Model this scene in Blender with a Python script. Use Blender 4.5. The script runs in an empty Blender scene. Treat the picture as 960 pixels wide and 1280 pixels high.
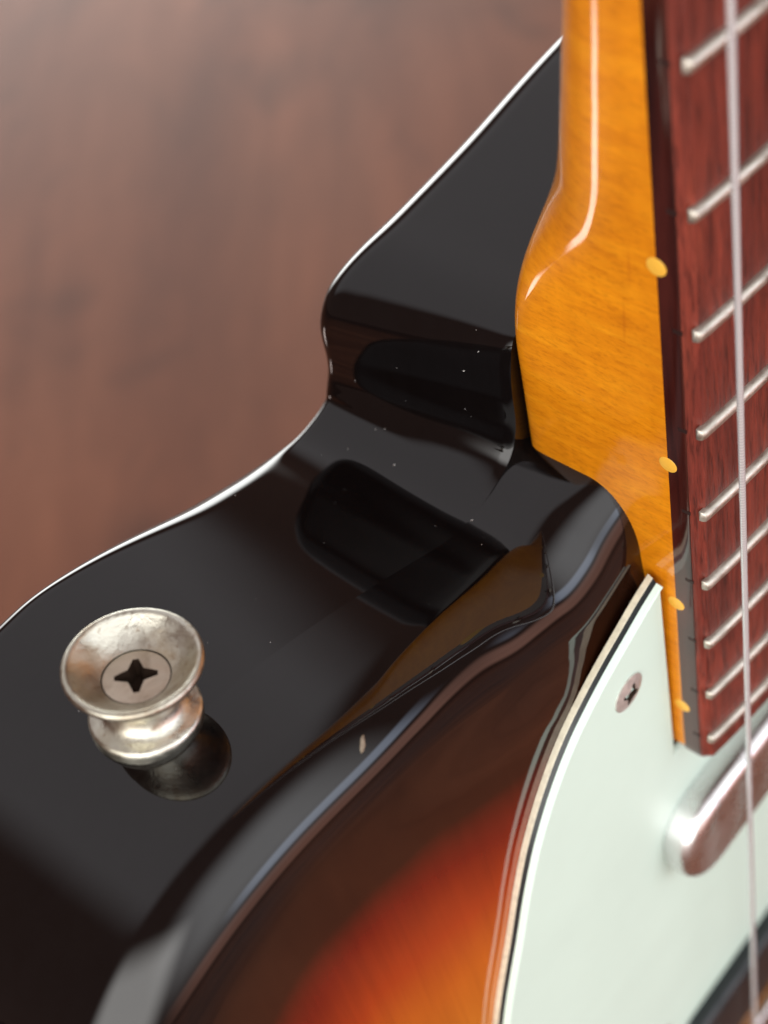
import bpy, bmesh, math, random
import numpy as np
from mathutils import Vector, Matrix
from mathutils.geometry import delaunay_2d_cdt

# ------------------------------------------------------------------ frame of reference
# Guitar coordinates in millimetres: X towards the treble side, Y along the neck towards the nut,
# Z out of the face.  The guitar stands upright on the floor, so Y is up in the world.
FLOOR_Y = -292.0
FLOOR_ROT = math.radians(46)
def W(x, y, z):
    return Vector((x * .001, -z * .001, (y - FLOOR_Y) * .001))
def WD(x, y, z):
    return Vector((x, -z, y)).normalized()

scene = bpy.context.scene
C = scene.collection

# ------------------------------------------------------------------ camera
cam_d = bpy.data.cameras.new('camera')
cam = bpy.data.objects.new('camera', cam_d); C.objects.link(cam)
right = WD(.6319, .6715, -.3869); up = WD(-.1803, .6129, .7693); back = WD(.7538, -.4164, .5084)
# rows of the camera axes (right, up, back) expressed in guitar coordinates
right = WD(0.6319301529, -0.1802555338, 0.7537719976)
up = WD(0.6715343474, 0.6128915309, -0.4164199702)
back = WD(-0.3869184695, 0.7693321220, 0.5083524211)
m = Matrix.Identity(4)
for i, v in enumerate((right, up, back)):
    for k in range(3): m[k][i] = v[k]
m.translation = W(-123.248, 203.845, 78.751)
cam.matrix_world = m
cam_d.sensor_fit = 'VERTICAL'; cam_d.sensor_height = 36
cam_d.lens = 2048.67 / 1280 * 36
cam_d.clip_start = .005; cam_d.clip_end = 50
cam_d.dof.use_dof = True
cam_d.dof.focus_distance = .190
cam_d.dof.aperture_fstop = (cam_d.lens / 3.0)
scene.camera = cam

# ------------------------------------------------------------------ world
world = bpy.data.worlds.new('World'); scene.world = world; world.use_nodes = True
bg = world.node_tree.nodes['Background']
bg.inputs[0].default_value = (.30, .165, .13, 1); bg.inputs[1].default_value = .5

# ------------------------------------------------------------------ lamps (windows and pale ceiling of the room, plus added lamps)
def area(name, pos, target, sx, sy, radiance, col, fade=.16):
    d = bpy.data.lights.new(name, 'AREA'); d.shape = 'RECTANGLE'; d.size = sx; d.size_y = sy
    d.energy = radiance * sx * sy * math.pi; d.color = col
    # emission fades towards the lamp's edges, to soften its reflections
    d.use_nodes = True; nt = d.node_tree; em = nt.nodes['Emission']
    g = nt.nodes.new('ShaderNodeNewGeometry'); sp = nt.nodes.new('ShaderNodeSeparateXYZ')
    nt.links.new(g.outputs['Parametric'], sp.inputs[0]); last = None
    for k in range(2):
        pp = nt.nodes.new('ShaderNodeMath'); pp.operation = 'PINGPONG'; pp.inputs[1].default_value = .5
        mr = nt.nodes.new('ShaderNodeMapRange'); mr.interpolation_type = 'SMOOTHSTEP'
        mr.inputs[1].default_value = 0; mr.inputs[2].default_value = fade
        nt.links.new(sp.outputs[k], pp.inputs[0]); nt.links.new(pp.outputs[0], mr.inputs[0])
        if last is None: last = mr.outputs[0]
        else:
            mu = nt.nodes.new('ShaderNodeMath'); mu.operation = 'MULTIPLY'
            nt.links.new(last, mu.inputs[0]); nt.links.new(mr.outputs[0], mu.inputs[1]); last = mu.outputs[0]
    nt.links.new(last, em.inputs['Strength'])
    o = bpy.data.objects.new(name, d); C.objects.link(o)
    p = W(*pos); t = W(*target); o.location = p
    o.rotation_euler = (t - p).to_track_quat('-Z', 'Y').to_euler()
    return o
TGT = (-50, 50, -20)
area('ceiling_softbox', (150, 1450, -950), TGT, 3.7, 2.4, .68, (.92, .95, 1), .22)
area('front_window', (0, 1000, 1400), TGT, 3.8, 2.9, 2.1, (.95, .98, 1), .42)
area('front_pane', (520, 330, 1300), TGT, 2.0, .36, 3.2, (.66, .78, 1), .3)
area('warm_fill_strip', (300, -60, 1200), TGT, 3.0, .42, 1.7, (1, .50, .38), .3)  # added warm lamp, stands in for sunlit wood reflected in the lacquer
area('left_window', (-1400, 480, 550), TGT, 2.3, 2.3, 4.1, (1, .99, .96), .28)
area('rear_window', (800, -40, -1450), TGT, 2.0, .9, 7.4, (.97, .99, .97), .34)
area('streak_lamp', (-266, -203, -351), (-26, 95, -3), .05, .13, 8.0, (1, .84, .77), .3)  # added lamp, placed to make the highlight streak along the neck

scene.view_settings.view_transform = 'Standard'; scene.view_settings.look = 'None'
scene.view_settings.exposure = 0; scene.view_settings.gamma = 1
scene.cycles.max_bounces = 8
scene.cycles.caustics_reflective = False

# ------------------------------------------------------------------ material helpers
def mat(name):
    mt = bpy.data.materials.new(name); mt.use_nodes = True
    nt = mt.node_tree; b = nt.nodes['Principled BSDF']
    return mt, nt, b
def N(nt, t, **kw):
    n = nt.nodes.new(t)
    for k, v in kw.items():
        if hasattr(n, k): setattr(n, k, v)
        else: n.inputs[k].default_value = v
    return n
def coords(nt, scale=(1, 1, 1), rot=(0, 0, 0)):
    t = nt.nodes.new('ShaderNodeTexCoord'); mp = nt.nodes.new('ShaderNodeMapping')
    mp.inputs['Scale'].default_value = scale; mp.inputs['Rotation'].default_value = rot
    nt.links.new(t.outputs['Object'], mp.inputs['Vector']); return mp.outputs[0]
def noise(nt, vec, scale, detail=4, rough=.55, dist=0):
    n = nt.nodes.new('ShaderNodeTexNoise'); n.inputs['Scale'].default_value = scale
    n.inputs['Detail'].default_value = detail; n.inputs['Roughness'].default_value = rough
    n.inputs['Distortion'].default_value = dist
    nt.links.new(vec, n.inputs['Vector']); return n.outputs['Fac']
def ramp(nt, fac, stops, interp='LINEAR'):
    r = nt.nodes.new('ShaderNodeValToRGB'); cr = r.color_ramp; cr.interpolation = interp
    while len(cr.elements) < len(stops): cr.elements.new(.5)
    for e, (p, c) in zip(cr.elements, stops):
        e.position = p; e.color = (*c, 1) if len(c) == 3 else c
    nt.links.new(fac, r.inputs[0]); return r.outputs[0]
def mix(nt, fac, a, b, blend='MIX'):
    n = nt.nodes.new('ShaderNodeMix'); n.data_type = 'RGBA'; n.blend_type = blend
    for sock, v in ((n.inputs[0], fac), (n.inputs[6], a), (n.inputs[7], b)):
        if hasattr(v, 'links'): nt.links.new(v, sock)
        else: sock.default_value = v if isinstance(v, (int, float)) else ((*v, 1) if len(v) == 3 else v)
    return n.outputs[2]
def bump(nt, b, h, strength, dist):
    n = nt.nodes.new('ShaderNodeBump'); n.inputs['Strength'].default_value = strength
    n.inputs['Distance'].default_value = dist
    nt.links.new(h, n.inputs['Height']); nt.links.new(n.outputs[0], b.inputs['Normal']); return n
def link(nt, a, b): nt.links.new(a, b)

# sunburst lacquer: near black at the edge, red, orange, amber with distance from the edge
def m_body():
    mt, nt, b = mat('sunburst_lacquer')
    a = nt.nodes.new('ShaderNodeAttribute'); a.attribute_name = 'edge_distance'
    v = coords(nt, (1, 1, .12)); n1 = noise(nt, v, 160, 5, .6, .3)
    n2 = noise(nt, coords(nt), 30, 2)
    ma = N(nt, 'ShaderNodeMath', operation='MULTIPLY_ADD'); link(nt, n2, ma.inputs[0])
    ma.inputs[1].default_value = .13; link(nt, a.outputs['Fac'], ma.inputs[2])
    col = ramp(nt, ma.outputs[0], [(.0, (.0035, .003, .0034)), (.12, (.005, .0035, .0034)), (.18, (.022, .008, .004)), (.29, (.030, .008, .003)),  # brown stops: translucent burst, plus the wood's reflection put into the colour
                                   (.385, (.17, .012, .003)), (.50, (.38, .046, .005)), (.64, (.54, .125, .009)), (1, (.66, .26, .02))])
    gr = ramp(nt, n1, [(.3, (.9, .87, .84)), (.7, (1.05, 1.05, 1.03))])
    n5 = noise(nt, coords(nt, (1, 1, .03)), 520, 3, .7, .2)
    gr2 = ramp(nt, n5, [(.35, (.92, .89, .87)), (.55, (1, 1, 1)), (.75, (1.04, 1.05, 1.04))])
    link(nt, mix(nt, 1, mix(nt, 1, col, gr, 'MULTIPLY'), gr2, 'MULTIPLY'), b.inputs['Base Color'])
    sm_ = noise(nt, coords(nt), 38, 5, .7, .4)
    link(nt, ramp(nt, sm_, [(.42, (.022,) * 3), (.62, (.055,) * 3), (.75, (.11,) * 3)]), b.inputs['Roughness'])
    b.inputs['IOR'].default_value = 1.52
    h = noise(nt, coords(nt), 55, 2); bump(nt, b, h, .10, .0004)
    return mt
MARKS = [(86.5, 4.6 - 2.2, 3.4, .35, .03), (77.8, 1.2, 4.0, .30, .05)]
def m_maple():
    mt, nt, b = mat('amber_maple')
    v = coords(nt, (1, 1, .10)); v2 = coords(nt, (.35, .35, 2.6), (.35, 0, 0))
    n1 = noise(nt, v, 300, 4, .6, .2)
    n2 = noise(nt, v2, 220, 5, .65, .6)
    n3 = noise(nt, coords(nt), 60, 4, .6, .6)
    n4 = noise(nt, coords(nt, (.5, .5, 1.6), (.3, 0, 0)), 1400, 3, .7)
    c = ramp(nt, n2, [(.25, (.66, .245, .007)), (.5, (.78, .322, .010)), (.75, (.87, .405, .018))])
    c = mix(nt, .5, c, ramp(nt, n1, [(.3, (.86, .82, .7)), (.7, (1.05, 1.05, 1.05))]), 'MULTIPLY')
    c = mix(nt, 1, c, ramp(nt, n4, [(.30, (.80, .74, .66)), (.48, (1, 1, 1)), (.7, (1.07, 1.08, 1.1))]), 'MULTIPLY')
    c = mix(nt, .9, c, ramp(nt, n3, [(.3, (.84, .78, .7)), (.7, (1.06, 1.06, 1))]), 'MULTIPLY')
    # two short mineral streaks in the side of the heel
    tc = nt.nodes.new('ShaderNodeTexCoord')
    for (sy_, sz_, ly, lz, k) in MARKS:
        mp = nt.nodes.new('ShaderNodeMapping'); mp.vector_type = 'TEXTURE'
        p = W(-27, sy_, sz_); mp.inputs['Location'].default_value = (p.x, p.y, p.z); mp.inputs['Scale'].default_value = (.01, lz * .001, ly * .001)
        mp.inputs['Rotation'].default_value = (k, 0, 0)
        link(nt, tc.outputs['Object'], mp.inputs['Vector'])
        ln = nt.nodes.new('ShaderNodeVectorMath'); ln.operation = 'LENGTH'; link(nt, mp.outputs[0], ln.inputs[0])
        c = mix(nt, ramp(nt, ln.outputs['Value'], [(.1, (.34,) * 3), (1, (0, 0, 0))]), c, (.42, .09, .006))
    link(nt, c, b.inputs['Base Color'])
    b.inputs['Roughness'].default_value = .38
    b.inputs['Coat Weight'].default_value = 1; b.inputs['Coat Roughness'].default_value = .04
    b.inputs['Coat Tint'].default_value = (1, .86, .62, 1)
    h = noise(nt, coords(nt), 70, 2); bp = nt.nodes.new('ShaderNodeBump')
    bp.inputs['Strength'].default_value = .15; bp.inputs['Distance'].default_value = .0004
    link(nt, h, bp.inputs['Height']); link(nt, bp.outputs[0], b.inputs['Coat Normal'])
    return mt
def m_rosewood():
    mt, nt, b = mat('rosewood')
    v = coords(nt, (1, 1, .06)); n1 = noise(nt, v, 800, 6, .7, .3)
    n2 = noise(nt, coords(nt, (1, 1, .08)), 210, 5, .65, .7)
    pores = noise(nt, coords(nt, (1, 1, .09)), 2300, 3, .6)
    c = ramp(nt, n2, [(.3, (.065, .011, .008)), (.45, (.14, .024, .016)), (.6, (.20, .036, .022)), (.8, (.30, .062, .034))])
    c = mix(nt, .8, c, ramp(nt, n1, [(.3, (.45, .4, .4)), (.65, (1.25, 1.15, 1.1))]), 'MULTIPLY')
    c = mix(nt, 1, c, ramp(nt, pores, [(.34, (.45, .40, .40)), (.47, (1, 1, 1)), (.60, (1, 1, 1)), (.76, (1.75, 1.7, 1.6))]), 'MULTIPLY')
    link(nt, c, b.inputs['Base Color']); b.inputs['Roughness'].default_value = .42
    bump(nt, b, pores, .8, .0004)
    return mt
def m_board_side():
    mt, nt, b = mat('lacquered_rosewood_side')
    n1 = noise(nt, coords(nt, (1, 1, .08)), 350, 5, .65, .4)
    link(nt, ramp(nt, n1, [(.3, (.012, .003, .003)), (.7, (.075, .014, .010))]), b.inputs['Base Color'])
    b.inputs['Roughness'].default_value = .10; b.inputs['IOR'].default_value = 1.75
    return mt
def m_metal(name, c, rough, stain=0.0, stain_col=(.25, .17, .09), sc=400, bd=.00015, rings=False):
    mt, nt, b = mat(name)
    n1 = noise(nt, coords(nt), sc, 5, .65, .3)
    n2 = noise(nt, coords(nt), sc * .35, 4, .6, .5)
    cc = mix(nt, .4, c, ramp(nt, n1, [(.3, (.7, .68, .62)), (.7, (1.06, 1.06, 1.06))]), 'MULTIPLY')
    if stain:
        cc = mix(nt, ramp(nt, n2, [(.50, (0, 0, 0)), (.68, (stain,) * 3)]), cc, stain_col)
    if rings:      # fine pitting and grime freckles on old plating
        n3 = noise(nt, coords(nt), sc * 2.6, 3, .6)
        cc = mix(nt, ramp(nt, n3, [(.60, (0, 0, 0)), (.72, (.65, .65, .65))]), cc, (.30, .21, .14))
        n4 = noise(nt, coords(nt), sc * .22, 3, .5)
        cc = mix(nt, .55, cc, ramp(nt, n4, [(.35, (.62, .58, .50)), (.6, (1.05, 1.05, 1.05))]), 'MULTIPLY')
    link(nt, cc, b.inputs['Base Color']); b.inputs['Metallic'].default_value = 1
    link(nt, ramp(nt, n1, [(.3, (rough * .7,) * 3), (.7, (rough * 1.5,) * 3)]), b.inputs['Roughness'])
    bump(nt, b, n1, .35, bd)
    return mt
def m_plain(name, c, rough=.3, spec=.5, metal=0, var=.08, sc=200):
    mt, nt, b = mat(name)
    n1 = noise(nt, coords(nt), sc, 4, .6)
    link(nt, mix(nt, 1, c, ramp(nt, n1, [(.3, (1 - var,) * 3), (.7, (1 + var * .4,) * 3)]), 'MULTIPLY'), b.inputs['Base Color'])
    b.inputs['Roughness'].default_value = rough; b.inputs['Metallic'].default_value = metal
    b.inputs['Specular IOR Level'].default_value = spec
    return mt
def m_string():
    mt, nt, b = mat('wound_steel')
    w = nt.nodes.new('ShaderNodeTexWave'); w.wave_type = 'BANDS'; w.bands_direction = 'Z'
    w.inputs['Scale'].default_value = 640; w.inputs['Distortion'].default_value = 0
    link(nt, coords(nt), w.inputs['Vector'])
    link(nt, ramp(nt, w.outputs['Fac'], [(0, (.66, .68, .72)), (1, (.97, .99, 1))]), b.inputs['Base Color'])
    b.inputs['Metallic'].default_value = .6; b.inputs['Roughness'].default_value = .25
    bump(nt, b, w.outputs['Fac'], .35, .00006)
    return mt
def m_floor():
    mt, nt, b = mat('varnished_brown_wood')
    RZ = (0, 0, FLOOR_ROT)
    def cc(sc):
        t = nt.nodes.new('ShaderNodeTexCoord'); m1 = nt.nodes.new('ShaderNodeMapping'); m2 = nt.nodes.new('ShaderNodeMapping')
        m1.inputs['Rotation'].default_value = RZ; m2.inputs['Scale'].default_value = sc
        link(nt, t.outputs['Object'], m1.inputs['Vector']); link(nt, m1.outputs[0], m2.inputs['Vector']); return m2.outputs[0]
    n1 = noise(nt, cc((1, .14, 1)), 16, 5, .6, .6)
    n2 = noise(nt, cc((1, .55, 1)), 7.5, 5, .65, .9)
    kn = noise(nt, cc((1, .7, 1)), 10.5, 3, .6, .4)
    c = ramp(nt, n1, [(.25, (.120, .037, .017)), (.5, (.185, .064, .031)), (.75, (.26, .098, .050))])
    c = mix(nt, .8, c, ramp(nt, n2, [(.3, (.68, .66, .66)), (.7, (1.2, 1.17, 1.14))]), 'MULTIPLY')
    c = mix(nt, 1, c, ramp(nt, kn, [(.30, (.42, .42, .46)), (.44, (1, 1, 1))]), 'MULTIPLY')
    link(nt, c, b.inputs['Base Color']); b.inputs['Roughness'].default_value = .48; b.inputs['Specular IOR Level'].default_value = .36
    return mt

M = dict(body=m_body(), maple=m_maple(), rose=m_rosewood(), side=m_board_side(),
         fret=m_metal('fret_nickel', (.60, .565, .50), .40, .3, (.55, .48, .38), 700, .00003),
         button=m_metal('aged_nickel', (.69, .68, .60), .33, .8, (.40, .31, .20), 420, .0004, rings=True),
         screw=m_metal('screw_nickel', (.62, .53, .43), .42, .5, (.30, .22, .15), 700),
         recess=m_plain('recess_dark', (.03, .018, .012), .9, .1),  # matt dark brown for the recess walls and bottom
         chrome=m_metal('chrome', (.80, .80, .81), .24, 0, sc=90, bd=.00002),
         mint=m_plain('mint_plastic', (.695, .885, .785), .42, .5, var=.03, sc=60),
         cream=m_plain('aged_cream_plastic', (.74, .70, .54), .3, var=.2, sc=900),
         black=m_plain('black_plastic', (.012, .016, .018), .3, var=.3, sc=900),
         dot=m_plain('amber_dot', (.86, .47, .06), .3),
         slot=m_plain('fret_slot_dark', (.020, .006, .005), .5),
         chip=m_plain('bare_chip', (.26, .21, .15), .6, var=.4, sc=1500),
         dust=m_plain('dust_lint', (.62, .60, .58), .9),
         string=m_string(), floor=m_floor())

# ------------------------------------------------------------------ object helpers
def obj(name, verts, faces, mt, parent=None, smooth=True, mats=None, fmat=None, kind=None, label=None):
    me = bpy.data.meshes.new(name)
    me.from_pydata([tuple(v) for v in verts], [], faces)
    for q in (mats or [mt]): me.materials.append(q)
    if fmat is not None: me.polygons.foreach_set('material_index', fmat)
    if smooth: me.polygons.foreach_set('use_smooth', [True] * len(me.polygons))
    me.update()
    bm = bmesh.new(); bm.from_mesh(me); bmesh.ops.recalc_face_normals(bm, faces=bm.faces); bm.to_mesh(me); bm.free()
    o = bpy.data.objects.new(name, me); C.objects.link(o)
    if parent: o.parent = parent
    if kind: o['kind'] = kind
    if label: o['label'] = label
    return o
def autosmooth(o, ang=35):
    me = o.data; bm = bmesh.new(); bm.from_mesh(me)
    for e in bm.edges:
        e.smooth = not (len(e.link_faces) == 2 and e.calc_face_angle(0) > math.radians(ang))
    bm.to_mesh(me); bm.free()
def catmull(P, closed, n):
    """dense centripetal-like Catmull-Rom through rows of P (any number of columns); n samples per span"""
    P = np.asarray(P, float); K = len(P); out = []
    spans = K if closed else K - 1
    for i in range(spans):
        def g(j): return P[j % K] if closed else P[min(max(j, 0), K - 1)]
        p0, p1, p2, p3 = g(i - 1), g(i), g(i + 1), g(i + 2)
        l = [max(np.linalg.norm((b - a)[:2]), 1e-6) ** .5 for a, b in ((p0, p1), (p1, p2), (p2, p3))]
        if not closed:
            if i == 0: p0 = p1 - (p2 - p1); l[0] = l[1]
            if i == spans - 1: p3 = p2 + (p2 - p1); l[2] = l[1]
        t0 = 0; t1 = l[0]; t2 = t1 + l[1]; t3 = t2 + l[2]
        for k in range(n):
            t = t1 + (t2 - t1) * k / n
            A1 = (t1 - t) / (t1 - t0) * p0 + (t - t0) / (t1 - t0) * p1
            A2 = (t2 - t) / (t2 - t1) * p1 + (t - t1) / (t2 - t1) * p2
            A3 = (t3 - t) / (t3 - t2) * p2 + (t - t2) / (t3 - t2) * p3
            B1 = (t2 - t) / (t2 - t0) * A1 + (t - t0) / (t2 - t0) * A2
            B2 = (t3 - t) / (t3 - t1) * A2 + (t - t1) / (t3 - t1) * A3
            out.append((t2 - t) / (t2 - t1) * B1 + (t - t1) / (t2 - t1) * B2)
    if not closed: out.append(P[-1])
    return np.array(out)
def smooth_closed(a, it):
    for _ in range(it): a = .5 * a + .25 * (np.roll(a, 1, 0) + np.roll(a, -1, 0))
    return a
def lathe(profile, origin, axis, seg, cap_start=True):
    """profile: list of (radius, height) mm along axis (guitar coords)"""
    ax = Vector(axis).normalized(); u = ax.orthogonal().normalized(); w = ax.cross(u); O = Vector(origin)
    vs, fs = [], []
    for r, h in profile:
        for k in range(seg):
            a = 2 * math.pi * k / seg
            p = O + ax * h + (u * math.cos(a) + w * math.sin(a)) * r
            vs.append(W(*p))
    for i in range(len(profile) - 1):
        for k in range(seg):
            fs.append((i * seg + k, i * seg + (k + 1) % seg, (i + 1) * seg + (k + 1) % seg, (i + 1) * seg + k))
    if cap_start: fs.append(tuple(range(seg))[::-1])
    return vs, fs
def cdt_fill(ring, pts=()):
    """triangles inside the closed ring (list of xy) with extra interior points"""
    n = len(ring); co = [Vector((float(a), float(b))) for a, b in list(ring) + list(pts)]
    res = delaunay_2d_cdt(co, [], [list(range(n))], 1, 1e-7)
    return res[0], res[2], res[3]

# ------------------------------------------------------------------ the floor
F = 4.0
fv = []; nf = 24
for i in range(nf + 1):
    for j in range(nf + 1): fv.append((-F + 2 * F * i / nf, -F + 2 * F * j / nf, 0))
ff = [(i * (nf + 1) + j, (i + 1) * (nf + 1) + j, (i + 1) * (nf + 1) + j + 1, i * (nf + 1) + j + 1) for i in range(nf) for j in range(nf)]
obj('floor', fv, ff, M['floor'], kind='structure', smooth=False)

# ------------------------------------------------------------------ the guitar
G = bpy.data.objects.new('electric_guitar', None); C.objects.link(G)
G['label'] = 'sunburst electric guitar with mint pickguard, amber neck and nickel strap button'
G['category'] = 'guitar'

def sm(a, b, x):
    t = min(max((x - a) / (b - a), 0), 1); return t * t * (3 - 2 * t)
# --- body outline.  columns: A x,y (below the neck pocket floor), B x,y (beside the pocket),
#     own front inset dx,dy (nan = along the normal), front rounding depth
nan = float('nan')
S = lambda x, y, r=9.5, bx=None, by=None, ix=nan, iy=nan, rz=9: (x, y, x if bx is None else bx, y if by is None else by, ix, iy, r, rz)
OUT = [S(0, -292), S(-70, -288), S(-140, -262), S(-170, -205), S(-168, -150), S(-142, -100), S(-126, -60), S(-124, -25), S(-128, 5), S(-128.5, 22),
       S(-125, 36), S(-118, 47), S(-109, 54.5), S(-99, 59, 9.5), S(-90, 60.2, 9.2), S(-82, 59.6, 8.6), S(-73, 57.6, 7.6, rz=9), S(-64, 54.6, 7.6, rz=9.4), S(-56, 51.4, 8.6, rz=10),
       S(-49, 48.4, 9.4, rz=10.5), S(-43.5, 46, 10, ix=1.2, iy=-9.6, rz=11),
       S(-39.2, 45.2, 10, ix=.9, iy=-10.6, rz=11), S(-35.2, 46.0, 10, -35, 45.6, .7, -12, 10.6), S(-31.8, 48.4, 10, -31.4, 46.7, 1.2, -12.6, 9),
       S(-30.2, 52, 10, -27.2, 47.6, .2, -11, 7), S(-29.9, 57, 10, -24, 47.8, 0, -11, 7), S(-29.3, 61.3, 10, -20, 47.8, 0, -11, 7),
       S(-27.3, 64.8, 10, -16, 47.8, 0, -11, 7), S(-23.2, 66.7, 10, -12, 47.8, 0, -11, 7), S(-15, 67.2, 10, -6, 47.8, 0, -11, 7),
       S(0, 68.2, 10, 0, 47.8, 0, -11, 7), S(16, 69.2, 10, 16, 47.8, 0, -11, 7), S(26, 68.5, 10, 24, 47.8, 0, -11, 7), S(33, 62, 10, 31, 49, -1, -10, 9),
       S(40, 54), S(52, 51), S(65, 57), S(78, 70), S(90, 75), S(102, 68), S(112, 45), S(118, 10), S(120, -40), S(136, -90), S(164, -150), S(168, -205), S(140, -262), S(70, -288)]
OUT = np.array(OUT)
geo = OUT[:, :4].copy(); D = catmull(np.hstack([geo, np.nan_to_num(OUT[:, 4:6]), OUT[:, 6:], np.isnan(OUT[:, 4:5]).astype(float)]), True, 14)
A = smooth_closed(D[:, 0:2], 16); B = smooth_closed(D[:, 2:4], 16); man = D[:, 4:6]; rr = D[:, 6]; rz = smooth_closed(D[:, 7:8], 60)[:, 0]; auto = np.clip(D[:, 8:9], 0, 1)
def inward(P):
    T = np.roll(P, -3, 0) - np.roll(P, 3, 0); T /= np.linalg.norm(T, axis=1)[:, None] + 1e-9
    return np.stack([T[:, 1], -T[:, 0]], 1)      # clockwise outline -> inside is to the right
nA = smooth_closed(inward(A), 6); nB = smooth_closed(inward(B), 6)
insB = smooth_closed(auto * nB * rr[:, None] + (1 - auto) * man, 90)
RB = 6.5                                           # back edge rounding, at its widest
TH = 44.5
wallshift = np.exp(-((A[:, 0] + 30) / 3.2) ** 2) * (A[:, 1] > 47) * (A[:, 1] < 69)
wallshift = smooth_closed(wallshift[:, None], 6)[:, 0]
rbc = np.array([(np.interp(x, [-105, -88, -74, -60, -50, -44, -38, -31], [.9, 1.3, 3.6, 6.6, 5.0, 2.2, 1.6, 2.2]) if y < 60 else np.interp(x, [-30, -22, 0, 30], [3.2, 5.5, 6.2, 4])) if y > 30 else 5 for x, y in A])
rbc = smooth_closed(rbc[:, None], 40)[:, 0]
backlift = smooth_closed(((A[:, 0] < -31) * (A[:, 1] > 30)).astype(float)[:, None], 30)[:, 0]
def ringA(z):
    t = (-16 - z) / 28.0
    P = A.copy(); P[:, 0] += wallshift * (2.0 - 4.4 * t)
    P[:, 1] += (.5 + .19 * rbc) * t * backlift
    if z > -26:
        df = B - A; wgt = smooth_closed(np.exp(-(np.linalg.norm(df, axis=1) / 1.6) ** 2)[:, None], 30)[:, 0] * ((z + 26) / 10) ** 2
        P += df * wgt[:, None]
    if z > -17: P[:, 0] += wallshift * .4 * (z + 17) ** 2
    if z < -TH + RB:
        u = np.clip((-TH + rbc - z) / rbc, 0, 1); P = P + nA * (rbc * (1 - np.sqrt(np.maximum(0, 1 - u * u))))[:, None]
    return P
FZ = 2.3                                           # height of the flat face
# the face dips a little towards the neck pocket
FC = np.array([FZ - 1.5 * (1 - sm(46, 76, abs(x))) * (y > 30) for x, y in B]); FC = smooth_closed(FC[:, None], 60)[:, 0]
def ringB(z):
    u = np.clip((z - FC + rz) / rz, 0, 1); f = 1 - np.sqrt(np.maximum(0, 1 - u * u))
    return B + insB * f[:, None]
NL = len(A); verts = []; faces = []; dist = []
levA = [-TH + RB * (1 - math.cos(a)) if False else -TH + RB - RB * math.cos(a) for a in np.linspace(0, math.pi / 2, 22)]
levA += [-37, -33, -29, -26, -24, -22, -20.5, -19.2, -18.2, -17.4, -16.7, -16]
levB = [-16., -14., -12., -10.5, -9.] + [-7.9 + (FC + 7.9) * math.sin(q) for q in np.linspace(0, math.pi / 2, 28)]
def add_ring(P, z, d):
    s = len(verts)
    zz = z if hasattr(z, '__len__') else [z] * len(P)
    for p, q in zip(P, zz): verts.append(W(p[0], p[1], q))
    dist.extend(d if hasattr(d, '__len__') else [d] * len(P)); return s
prev = None
back_ring = ringA(levA[0])
for z in levA:
    s = add_ring(ringA(z), z, 0)
    if prev is not None: faces += [(prev + k, prev + (k + 1) % NL, s + (k + 1) % NL, s + k) for k in range(NL)]
    prev = s
v2, f2, _ = cdt_fill(back_ring); base = len(verts)
for p in v2: verts.append(W(p.x, p.y, -TH)); dist.append(0)
faces += [tuple(base + i for i in f) for f in f2]
v2, f2, _ = cdt_fill(ringA(-16)); base = len(verts)
for p in v2: verts.append(W(p.x, p.y, -16)); dist.append(0)
faces += [tuple(base + i for i in f) for f in f2]
prev = None
for z in levB:
    P = ringB(z); dd = np.linalg.norm(P - B, axis=1)
    s = add_ring(P, z, dd)
    if prev is not None: faces += [(prev + k, prev + (k + 1) % NL, s + (k + 1) % NL, s + k) for k in range(NL)]
    prev = s
ring = ringB(FC)
Bs = B[(B[:, 0] > -112) | (B[:, 1] < -150)]
Bs = np.vstack([Bs, [[-118, 52], [-124, 50], [-130, 48]]])
# interior points of the face
def inside(P, x, y):
    x0, y0 = P[:, 0], P[:, 1]; x1, y1 = np.roll(x0, -1), np.roll(y0, -1)
    c = ((y0 > y) != (y1 > y)) & (x < (x1 - x0) * (y - y0) / (y1 - y0 + 1e-12) + x0)
    return c.sum() % 2 == 1
grid = []
def dring(Q, x, y): return np.min(np.hypot(Q[:, 0] - x, Q[:, 1] - y))
for x in np.arange(-160, 160, 6.0):
    for y in np.arange(-285, 60, 6.0):
        if inside(ring, x, y) and dring(ring, x, y) > 3: grid.append((x, y))
for x in np.arange(-124, -26, 2.0):
    for y in np.arange(-40, 52, 2.0):
        if (round(x) % 6 or round(y) % 6) and inside(ring, x, y) and dring(ring, x, y) > 1.5: grid.append((x + .01, y + .013))
v2, f2, _ = cdt_fill(ring, grid); base = len(verts)
for p in v2:
    dv = np.hypot(ring[:, 0] - p.x, ring[:, 1] - p.y); kk = int(dv.argmin())
    wk = 1 / (dv ** 4 + 1e-6); zl = FZ - float((wk * (FZ - FC)).sum() / wk.sum()) * (1 - sm(0, 10, dv[kk]))
    verts.append(W(p.x, p.y, zl)); dist.append(dring(Bs, p.x, p.y))
faces += [tuple(base + i for i in f) for f in f2]
me = bpy.data.meshes.new('body'); me.from_pydata([tuple(v) for v in verts], [], faces); me.materials.append(M['body'])
at = me.attributes.new('edge_distance', 'FLOAT', 'POINT'); at.data.foreach_set('value', np.array(dist, dtype=np.float32) / 100)
me.update(); body = bpy.data.objects.new('body', me); C.objects.link(body); body.parent = G
bm = bmesh.new(); bm.from_mesh(me); bmesh.ops.remove_doubles(bm, verts=bm.verts, dist=2e-6)
bmesh.ops.recalc_face_normals(bm, faces=bm.faces)
for f in bm.faces: f.smooth = True
for e in bm.edges: e.smooth = not (len(e.link_faces) != 2 or e.calc_face_angle(0) > math.radians(40))
bm.to_mesh(me); bm.free()

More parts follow.
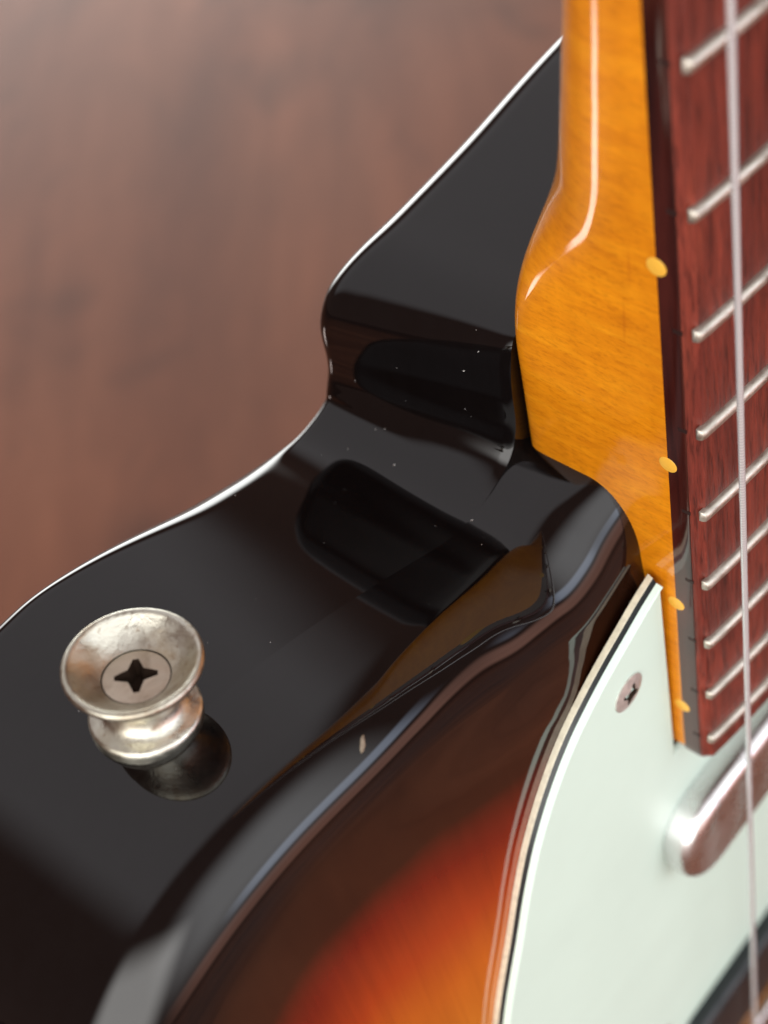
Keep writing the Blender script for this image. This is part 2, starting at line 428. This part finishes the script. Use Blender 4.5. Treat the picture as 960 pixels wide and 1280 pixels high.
# --- neck
hw = lambda y: 27.6 - .0154 * max(y, 0)
ZM = 5.8
ys = list(np.arange(-5, 60, 5.0)) + list(np.arange(60, 125, 1.5)) + list(np.arange(126, 456, 8.0)) + [455]
NS = 72; vs = []; fs = []
for y in ys:
    k = sm(64.6, 103.7, y); n = 22 * (1 - k) ** 4.1 + 3.39 - .9 * sm(104, 170, y)
    zb = -16 + 7.66 * sm(64.2, 128.7, y) + 1.5 * sm(128.7, 240, y); dep = ZM - zb
    h = hw(y)
    for j in range(NS + 1):
        a = math.pi * j / NS
        ca, sa = math.cos(a), math.sin(a)
        x = -h * math.copysign(abs(ca) ** (2 / n), ca); z = ZM - dep * abs(sa) ** (2 / n)
        vs.append(W(x, y, z))
R_ = NS + 1
for i in range(len(ys) - 1):
    for j in range(R_):
        fs.append((i * R_ + j, i * R_ + (j + 1) % R_, (i + 1) * R_ + (j + 1) % R_, (i + 1) * R_ + j))
fs.append(tuple(range(R_))); fs.append(tuple((len(ys) - 1) * R_ + j for j in range(R_)))
neck = obj('neck', vs, fs, M['maple'], G); autosmooth(neck, 30)

# --- fretboard
RAD = 184.0; ZE = 9.7
def ztop(x, y):
    h = hw(y); return ZE + math.sqrt(RAD ** 2 - x * x) - math.sqrt(RAD ** 2 - h * h)
def board_sec(y, inset=0):
    h = hw(y) - inset; p = [(-h, ZM), (-h, ZM + 1.2), (-h, ZM + 2.3), (-h + .08, ZM + 2.65), (-h + .3, ZM + 3.1), (-h + .65, ZE - .42)]
    xs = np.linspace(-h + 1.15, h - 1.15, 27)
    p += [(x, ztop(x, y)) for x in xs]
    return p + [(-a, b) for a, b in reversed(p[:6])]
ys = [-6.2, -6.0, -5.4] + list(np.arange(-4, 456, 6.0)) + [455]
vs = []; fs = []; fm = []
for i, y in enumerate(ys):
    s = board_sec(y, (.5, .15, 0)[i] if i < 3 else 0)
    for x, z in s: vs.append(W(x, y, z - ((.5, .12, 0)[i] if i < 3 and z > ZM + .5 else 0)))
K = len(s)
for i in range(len(ys) - 1):
    for j in range(K):
        fs.append((i * K + j, i * K + (j + 1) % K, (i + 1) * K + (j + 1) % K, (i + 1) * K + j)); fm.append(1 if j < 3 or K - 5 < j < K - 1 else 0)
fs.append(tuple(range(K))); fm.append(0); fs.append(tuple((len(ys) - 1) * K + j for j in range(K))); fm.append(0)
board = obj('fretboard', vs, fs, None, G, mats=[M['rose'], M['side']], fmat=fm); autosmooth(board, 40)

# --- frets (parts of the fretboard), fret 21 at Y = 0
def fy(n): return -(648 * (1 - 2 ** (-n / 12)) - 648 * (1 - 2 ** (-21 / 12)))
for n in range(1, 22):
    y = fy(n); h = hw(y) - .28; vs = []; fs = []
    xs = [-h + .0, -h + .12, -h + .45] + list(np.linspace(-h + 1.2, h - 1.2, 25)) + [h - .45, h - .12, h]
    sc = [.80, .95, 1] + [1] * 25 + [1, .95, .80]; NSG = 11
    for x, q in zip(xs, sc):
        zt = ztop(x, y) - .15
        for j in range(NSG):
            a = math.pi * j / (NSG - 1)
            vs.append(W(x, y + math.cos(a) * .90 * (.6 + .4 * q), zt + 1.1 * q * math.sin(a) ** .8))
    for i in range(len(xs) - 1):
        for j in range(NSG): fs.append((i * NSG + j, i * NSG + (j + 1) % NSG, (i + 1) * NSG + (j + 1) % NSG, (i + 1) * NSG + j))
    fs.append(tuple(range(NSG))); fs.append(tuple((len(xs) - 1) * NSG + j for j in range(NSG)))
    o = obj('fret', vs, fs, M['fret'], board); autosmooth(o, 60)
    # the filled slot under the fret end, in the board's edge
    hh = hw(y) + .02; bxv = [W(sx, y + sy * .3, z) for sx in (-hh, -hh + .5) for sy in (-1, 1) for z in (ZM + 1.6, ZM + 2.75)]
    obj('fret_slot', bxv, [(0, 1, 3, 2), (4, 6, 7, 5), (0, 2, 6, 4), (1, 5, 7, 3), (0, 4, 5, 1), (2, 3, 7, 6)], M['slot'], board, smooth=False)
def between(n): return (fy(n) + fy(n - 1)) / 2
for n in (3, 5, 7, 9, 12, 15, 17, 19, 21):
    for dy in ((-3, 3) if n == 12 else (0,)):
        y = between(n) + dy; v, f = lathe([(1.25, 0), (1.22, .38), (1.15, .40), (.02, .41)], (-hw(y) + .38, y, ZM + .0), (-1, 0, 0), 24)
        v = [Vector(q) for q in v]
        obj('side_dot', v, f, M['dot'], board)

# --- strings
STR = [(-23.75, -.004, 13.9, .40), (-14.6, .003, 14.2, .46), (-4.9, .001, 14.5, .34), (4.9, -.001, 14.5, .22), (14.6, -.003, 14.1, .17), (24.4, -.004, 13.6, .13)]
for x0, k, z0, r in STR:
    ys = np.linspace(-190, 455, 40); vs = []; fs = []; SG = 16
    for y in ys:
        for j in range(SG):
            a = 2 * math.pi * j / SG
            vs.append(W(x0 + k * y + r * math.cos(a), y, z0 - .0008 * max(y, 0) + r * math.sin(a)))
    for i in range(len(ys) - 1):
        for j in range(SG): fs.append((i * SG + j, i * SG + (j + 1) % SG, (i + 1) * SG + (j + 1) % SG, (i + 1) * SG + j))
    obj('string', vs, fs, M['string'], G)

# --- strap button
BN = Vector((math.sin(.17), math.cos(.17), 0)).normalized(); BO = Vector((-86.0, 60.0, -20.6))
prof = [(5.2, -.6), (6.15, -.6), (6.18, .2), (6.22, .55), (6.15, .95), (5.85, 1.2), (5.2, 1.4), (4.55, 1.75), (4.15, 2.4), (4.0, 3.2), (4.0, 4.0), (4.2, 4.8), (4.75, 5.7),
        (5.6, 6.6), (6.5, 7.3), (7.1, 7.75), (7.42, 8.15), (7.52, 8.5), (7.48, 8.8), (7.3, 9.02), (7.05, 9.08), (6.82, 8.98), (6.6, 8.75), (6.1, 8.2), (5.4, 7.55),
        (4.7, 7.0), (4.1, 6.62), (3.75, 6.45), (3.7, 6.1), (3.7, 4.2), (.05, 4.2)]
v, f = lathe(prof, BO, BN, 96); button = obj('strap_button', v, f, M['button'], G); autosmooth(button, 50)
def phillips(name, origin, axis, R, cross, arm, depth, dome, rotz, parent, mt, mrec):
    ax = Vector(axis).normalized(); u = ax.orthogonal().normalized(); w = ax.cross(u)
    u, w = u * math.cos(rotz) + w * math.sin(rotz), w * math.cos(rotz) - u * math.sin(rotz)
    O = Vector(origin)
    cr = []
    a, L = arm / 2, cross; q = a * 1.55
    for k in range(4):
        c, s = math.cos(k * math.pi / 2), math.sin(k * math.pi / 2)
        for px, py in ((q, -q), (L * .72, -a * 1.0), (L, -a * .55), (L, a * .55), (L * .72, a * 1.0)): cr.append((px * c - py * s, px * s + py * c))
    circ = [(R * math.cos(2 * math.pi * k / 48), R * math.sin(2 * math.pi * k / 48)) for k in range(48)]
    mid = [((R * .62) * math.cos(2 * math.pi * k / 28 + .1), (R * .62) * math.sin(2 * math.pi * k / 28 + .1)) for k in range(28)] + \
          [((R * .86) * math.cos(2 * math.pi * k / 36), (R * .86) * math.sin(2 * math.pi * k / 36)) for k in range(36)]
    mid = [p for p in mid if not inside(np.array(cr) * 1.12, *p)]
    pts = circ + cr + mid
    edges = [(48 + i, 48 + (i + 1) % len(cr)) for i in range(len(cr))]
    res = delaunay_2d_cdt([Vector(p) for p in pts], edges, [list(range(48))], 1, 1e-7)
    V2, F2 = res[0], res[2]; crn = np.array(cr)
    P3 = lambda x, y, h: W(*(O + u * x + w * y + ax * h))
    dm = lambda x, y: dome * (1 - (x * x + y * y) / R / R)
    vs = [P3(p.x, p.y, dm(p.x, p.y)) for p in V2]; fs = []; fm = []
    for t in F2:
        cx = sum(V2[i].x for i in t) / len(t); cy = sum(V2[i].y for i in t) / len(t)
        if not inside(crn, cx, cy): fs.append(tuple(t)); fm.append(0)
    # recess walls and bottom
    b0 = len(vs); n = len(cr)
    for x, y in cr: vs.append(P3(x, y, dm(x, y)))
    for x, y in cr: vs.append(P3(x * .62, y * .62, -depth))
    for i in range(n): fs.append((b0 + i, b0 + (i + 1) % n, b0 + n + (i + 1) % n, b0 + n + i)); fm.append(1)
    fs.append(tuple(b0 + n + i for i in range(n))); fm.append(1)
    # rim going down
    c0 = len(vs)
    for x, y in circ: vs.append(P3(x, y, 0))
    for x, y in circ: vs.append(P3(x * .98, y * .98, -1.1))
    for i in range(48): fs.append((c0 + i, c0 + (i + 1) % 48, c0 + 48 + (i + 1) % 48, c0 + 48 + i)); fm.append(0)
    o = obj(name, vs, fs, None, parent, smooth=False, mats=[mt, mrec], fmat=fm); return o
phillips('screw', BO + BN * 6.35, BN, 3.58, 2.3, 1.1, 1.5, .35, 1.62, button, M['screw'], M['recess'])

# --- pickguard: three plies with a slightly bevelled edge
gp = [(-27.9, 34.8), (-31.5, 33.6), (-35.2, 32.0), (-40.1, 29.8), (-44.4, 27.4), (-48.4, 24.6), (-53.2, 19.6), (-58.3, 12), (-62, 4.2), (-65.3, -4.3), (-72.2, -22.4), (-77, -45), (-76, -80), (-64, -112), (-48, -128), (-20, -135)]
gp = catmull(gp, False, 8)
gq = catmull([(20, -135), (60, -125), (90, -95), (98, -50), (92, -10), (84, 20), (66, 34), (45, 36), (27.9, 36)], False, 6)
outer = [tuple(p) for p in gp] + [tuple(p) for p in gq] + [(27.9, -7), (-27.9, -7)]
def offset_poly(P, d):
    P = np.array(P); out = []
    n = len(P)
    for i in range(n):
        a = P[i] - P[i - 1]; b = P[(i + 1) % n] - P[i]; a /= np.linalg.norm(a); b /= np.linalg.norm(b)
        na = np.array([-a[1], a[0]]); nb = np.array([-b[1], b[0]])
        m_ = na + nb; m_ /= np.linalg.norm(m_); k = d / max(.35, m_ @ na)
        out.append(P[i] + m_ * k)
    return out
G0 = FZ + .02
lev = [(.03, 0, 0), (.75, .10, 0), (.85, .16, 1), (1.45, .34, 1), (1.5, .36, 2), (2.15, .62, 2), (2.35, .85, 2)]
vs = []; fs = []; fm = []; n = len(outer)
rings = []
for z, ins, mi in lev:
    rings.append(len(vs)); 
    for p in offset_poly(outer, ins): vs.append(W(p[0], p[1], G0 + z))
for i in range(len(lev) - 1):
    a, b = rings[i], rings[i + 1]
    for j in range(n): fs.append((a + j, a + (j + 1) % n, b + (j + 1) % n, b + j)); fm.append(lev[i][2])
v2, f2, _ = cdt_fill(offset_poly(outer, .85)); b0 = len(vs)
for p in v2: vs.append(W(p.x, p.y, G0 + 2.35))
for t in f2: fs.append(tuple(b0 + i for i in t)); fm.append(2)
guard = obj('pickguard', vs, fs, None, G, mats=[M['cream'], M['black'], M['mint']], fmat=fm); autosmooth(guard, 15)
M['guard_screw'] = m_plain('guard_screw_nickel', (.80, .78, .74), .38, .5, .7, .25, 1200)
for gx, gy in ((-37.2, 21.3), (-70.5, -60), (-40, -95), (60, -95), (85, -20)):
    phillips('screw', (gx, gy, G0 + 2.55), (0, 0, 1), 2.9, 1.7, .8, 1.1, .5, .3, guard, M['guard_screw'], M['recess'])

# --- neck pickup: a chrome cover with round ends
def rounded_bar(x0, x1, y0, y1, z0, z1, rc, re):
    vs = []; fs = []; cs = 10
    def ringp(ins):
        out = []
        r = max(rc - ins, .2)
        for cx, cy, a0 in ((x1 - rc, y1 - rc, 0), (x0 + rc, y1 - rc, 90), (x0 + rc, y0 + rc, 180), (x1 - rc, y0 + rc, 270)):
            for k in range(cs + 1):
                a = math.radians(a0 + 90 * k / cs); out.append((cx + r * math.cos(a), cy + r * math.sin(a)))
        return out
    L = [(z0, 0), (z1 - re, 0)] + [(z1 - re + re * math.sin(a), re * (1 - math.cos(a))) for a in np.linspace(.15, math.pi / 2, 8)]
    for z, i in L:
        for p in ringp(i): vs.append(W(p[0], p[1], z))
    n = 4 * (cs + 1)
    for i in range(len(L) - 1):
        for j in range(n): fs.append((i * n + j, i * n + (j + 1) % n, (i + 1) * n + (j + 1) % n, (i + 1) * n + j))
    fs.append(tuple((len(L) - 1) * n + j for j in range(n)))
    return vs, fs
v, f = rounded_bar(-33.6, 33.6, -41, -21, G0 + 2.4, 9.8, 8.5, 2.4)
o = obj('pickup', v, f, M['chrome'], G); autosmooth(o, 40)
v, f = rounded_bar(-38, 38, -127, -104, G0 + 2.4, 8.4, 9, 2.2)
o = obj('pickup', v, f, M['black'], G, label='black bridge-side pickup cover at the lower right corner'); autosmooth(o, 40)
# --- bridge plate and its saddles
v, f = rounded_bar(-42, 42, -205, -146, FZ + .1, 7.0, 4, .8)
bridge = obj('bridge_plate', v, f, M['chrome'], G); autosmooth(bridge, 40)
for k in range(3):
    v, f = lathe([(2.6, 0), (2.6, 19)], (-29.3 + 20 * k, -190, 9.6), (1, 0, 0), 20)
    f.append(tuple(range(20, 40))); o = obj('saddle', v, f, M['fret'], bridge); autosmooth(o, 40)

# --- a small chip in the rounded front edge
random.seed(4)
def blob(cx, cy, cz, rx, ry, rz_, ax, seed):
    rnd = random.Random(seed); vs = []; fs = []
    n = 10
    ax = Vector(ax).normalized(); u = ax.orthogonal().normalized(); w = ax.cross(u)
    for lv, (q, h) in enumerate(((1, -.3), (.95, .25), (.55, .7))):
        for k in range(n):
            a = 2 * math.pi * k / n; r = q * (1 + rnd.uniform(-.25, .25))
            p = Vector((cx, cy, cz)) + u * (rx * r * math.cos(a)) + w * (ry * r * math.sin(a)) + ax * (h * rz_)
            vs.append(W(*p))
    for i in range(2):
        for k in range(n): fs.append((i * n + k, i * n + (k + 1) % n, (i + 1) * n + (k + 1) % n, (i + 1) * n + k))
    fs.append(tuple(2 * n + k for k in range(n)))
    return vs, fs

kc = min(range(NL), key=lambda k: abs(B[k, 0] + 73.6) + (100 if B[k, 1] < 40 else 0))
uc = .66; zc = FC[kc] - rz[kc] + rz[kc] * uc; pc = ringB(zc)[kc]; cc_ = math.sqrt(1 - uc * uc)
v, f = blob(pc[0], pc[1], zc, .34, 1.0, .08, (-nB[kc, 0] * cc_, -nB[kc, 1] * cc_, uc), 3)
obj('chip', v, f, M['chip'], body, label='pale chip in the rounded black edge')

# --- dust and lint specks lying on the black rim (one uncountable scatter)
vs = []; fs = []
rnd = random.Random(11)
sel = [k for k in range(NL) if -100 < A[k, 0] < -20 and A[k, 1] > 42 and k < NL * .62]
for _ in range(28):
    k = rnd.choice(sel); z = rnd.uniform(-40, -12)
    P = ringB(z)[k] if z > -16 else ringA(z)[k]; nn = -(nB[k] if z > -16 else nA[k])
    if math.hypot(P[0] - BO.x, z - BO.z) < 7: continue
    s = rnd.choice((.03, .035, .045, .06)); l = s * rnd.choice((1, 1, 1.6, 3))
    v, f = blob(P[0] + rnd.uniform(-1, 1) * 0, P[1], z, l, s, .035, (nn[0], nn[1], 0), rnd.random()); b0 = len(vs)
    vs += v; fs += [tuple(b0 + i for i in t) for t in f]
dust = obj('dust', vs, fs, M['dust'], None, kind='stuff')
dust['label'] = 'tiny pale dust specks scattered over the glossy black guitar edge'; dust['category'] = 'dust'
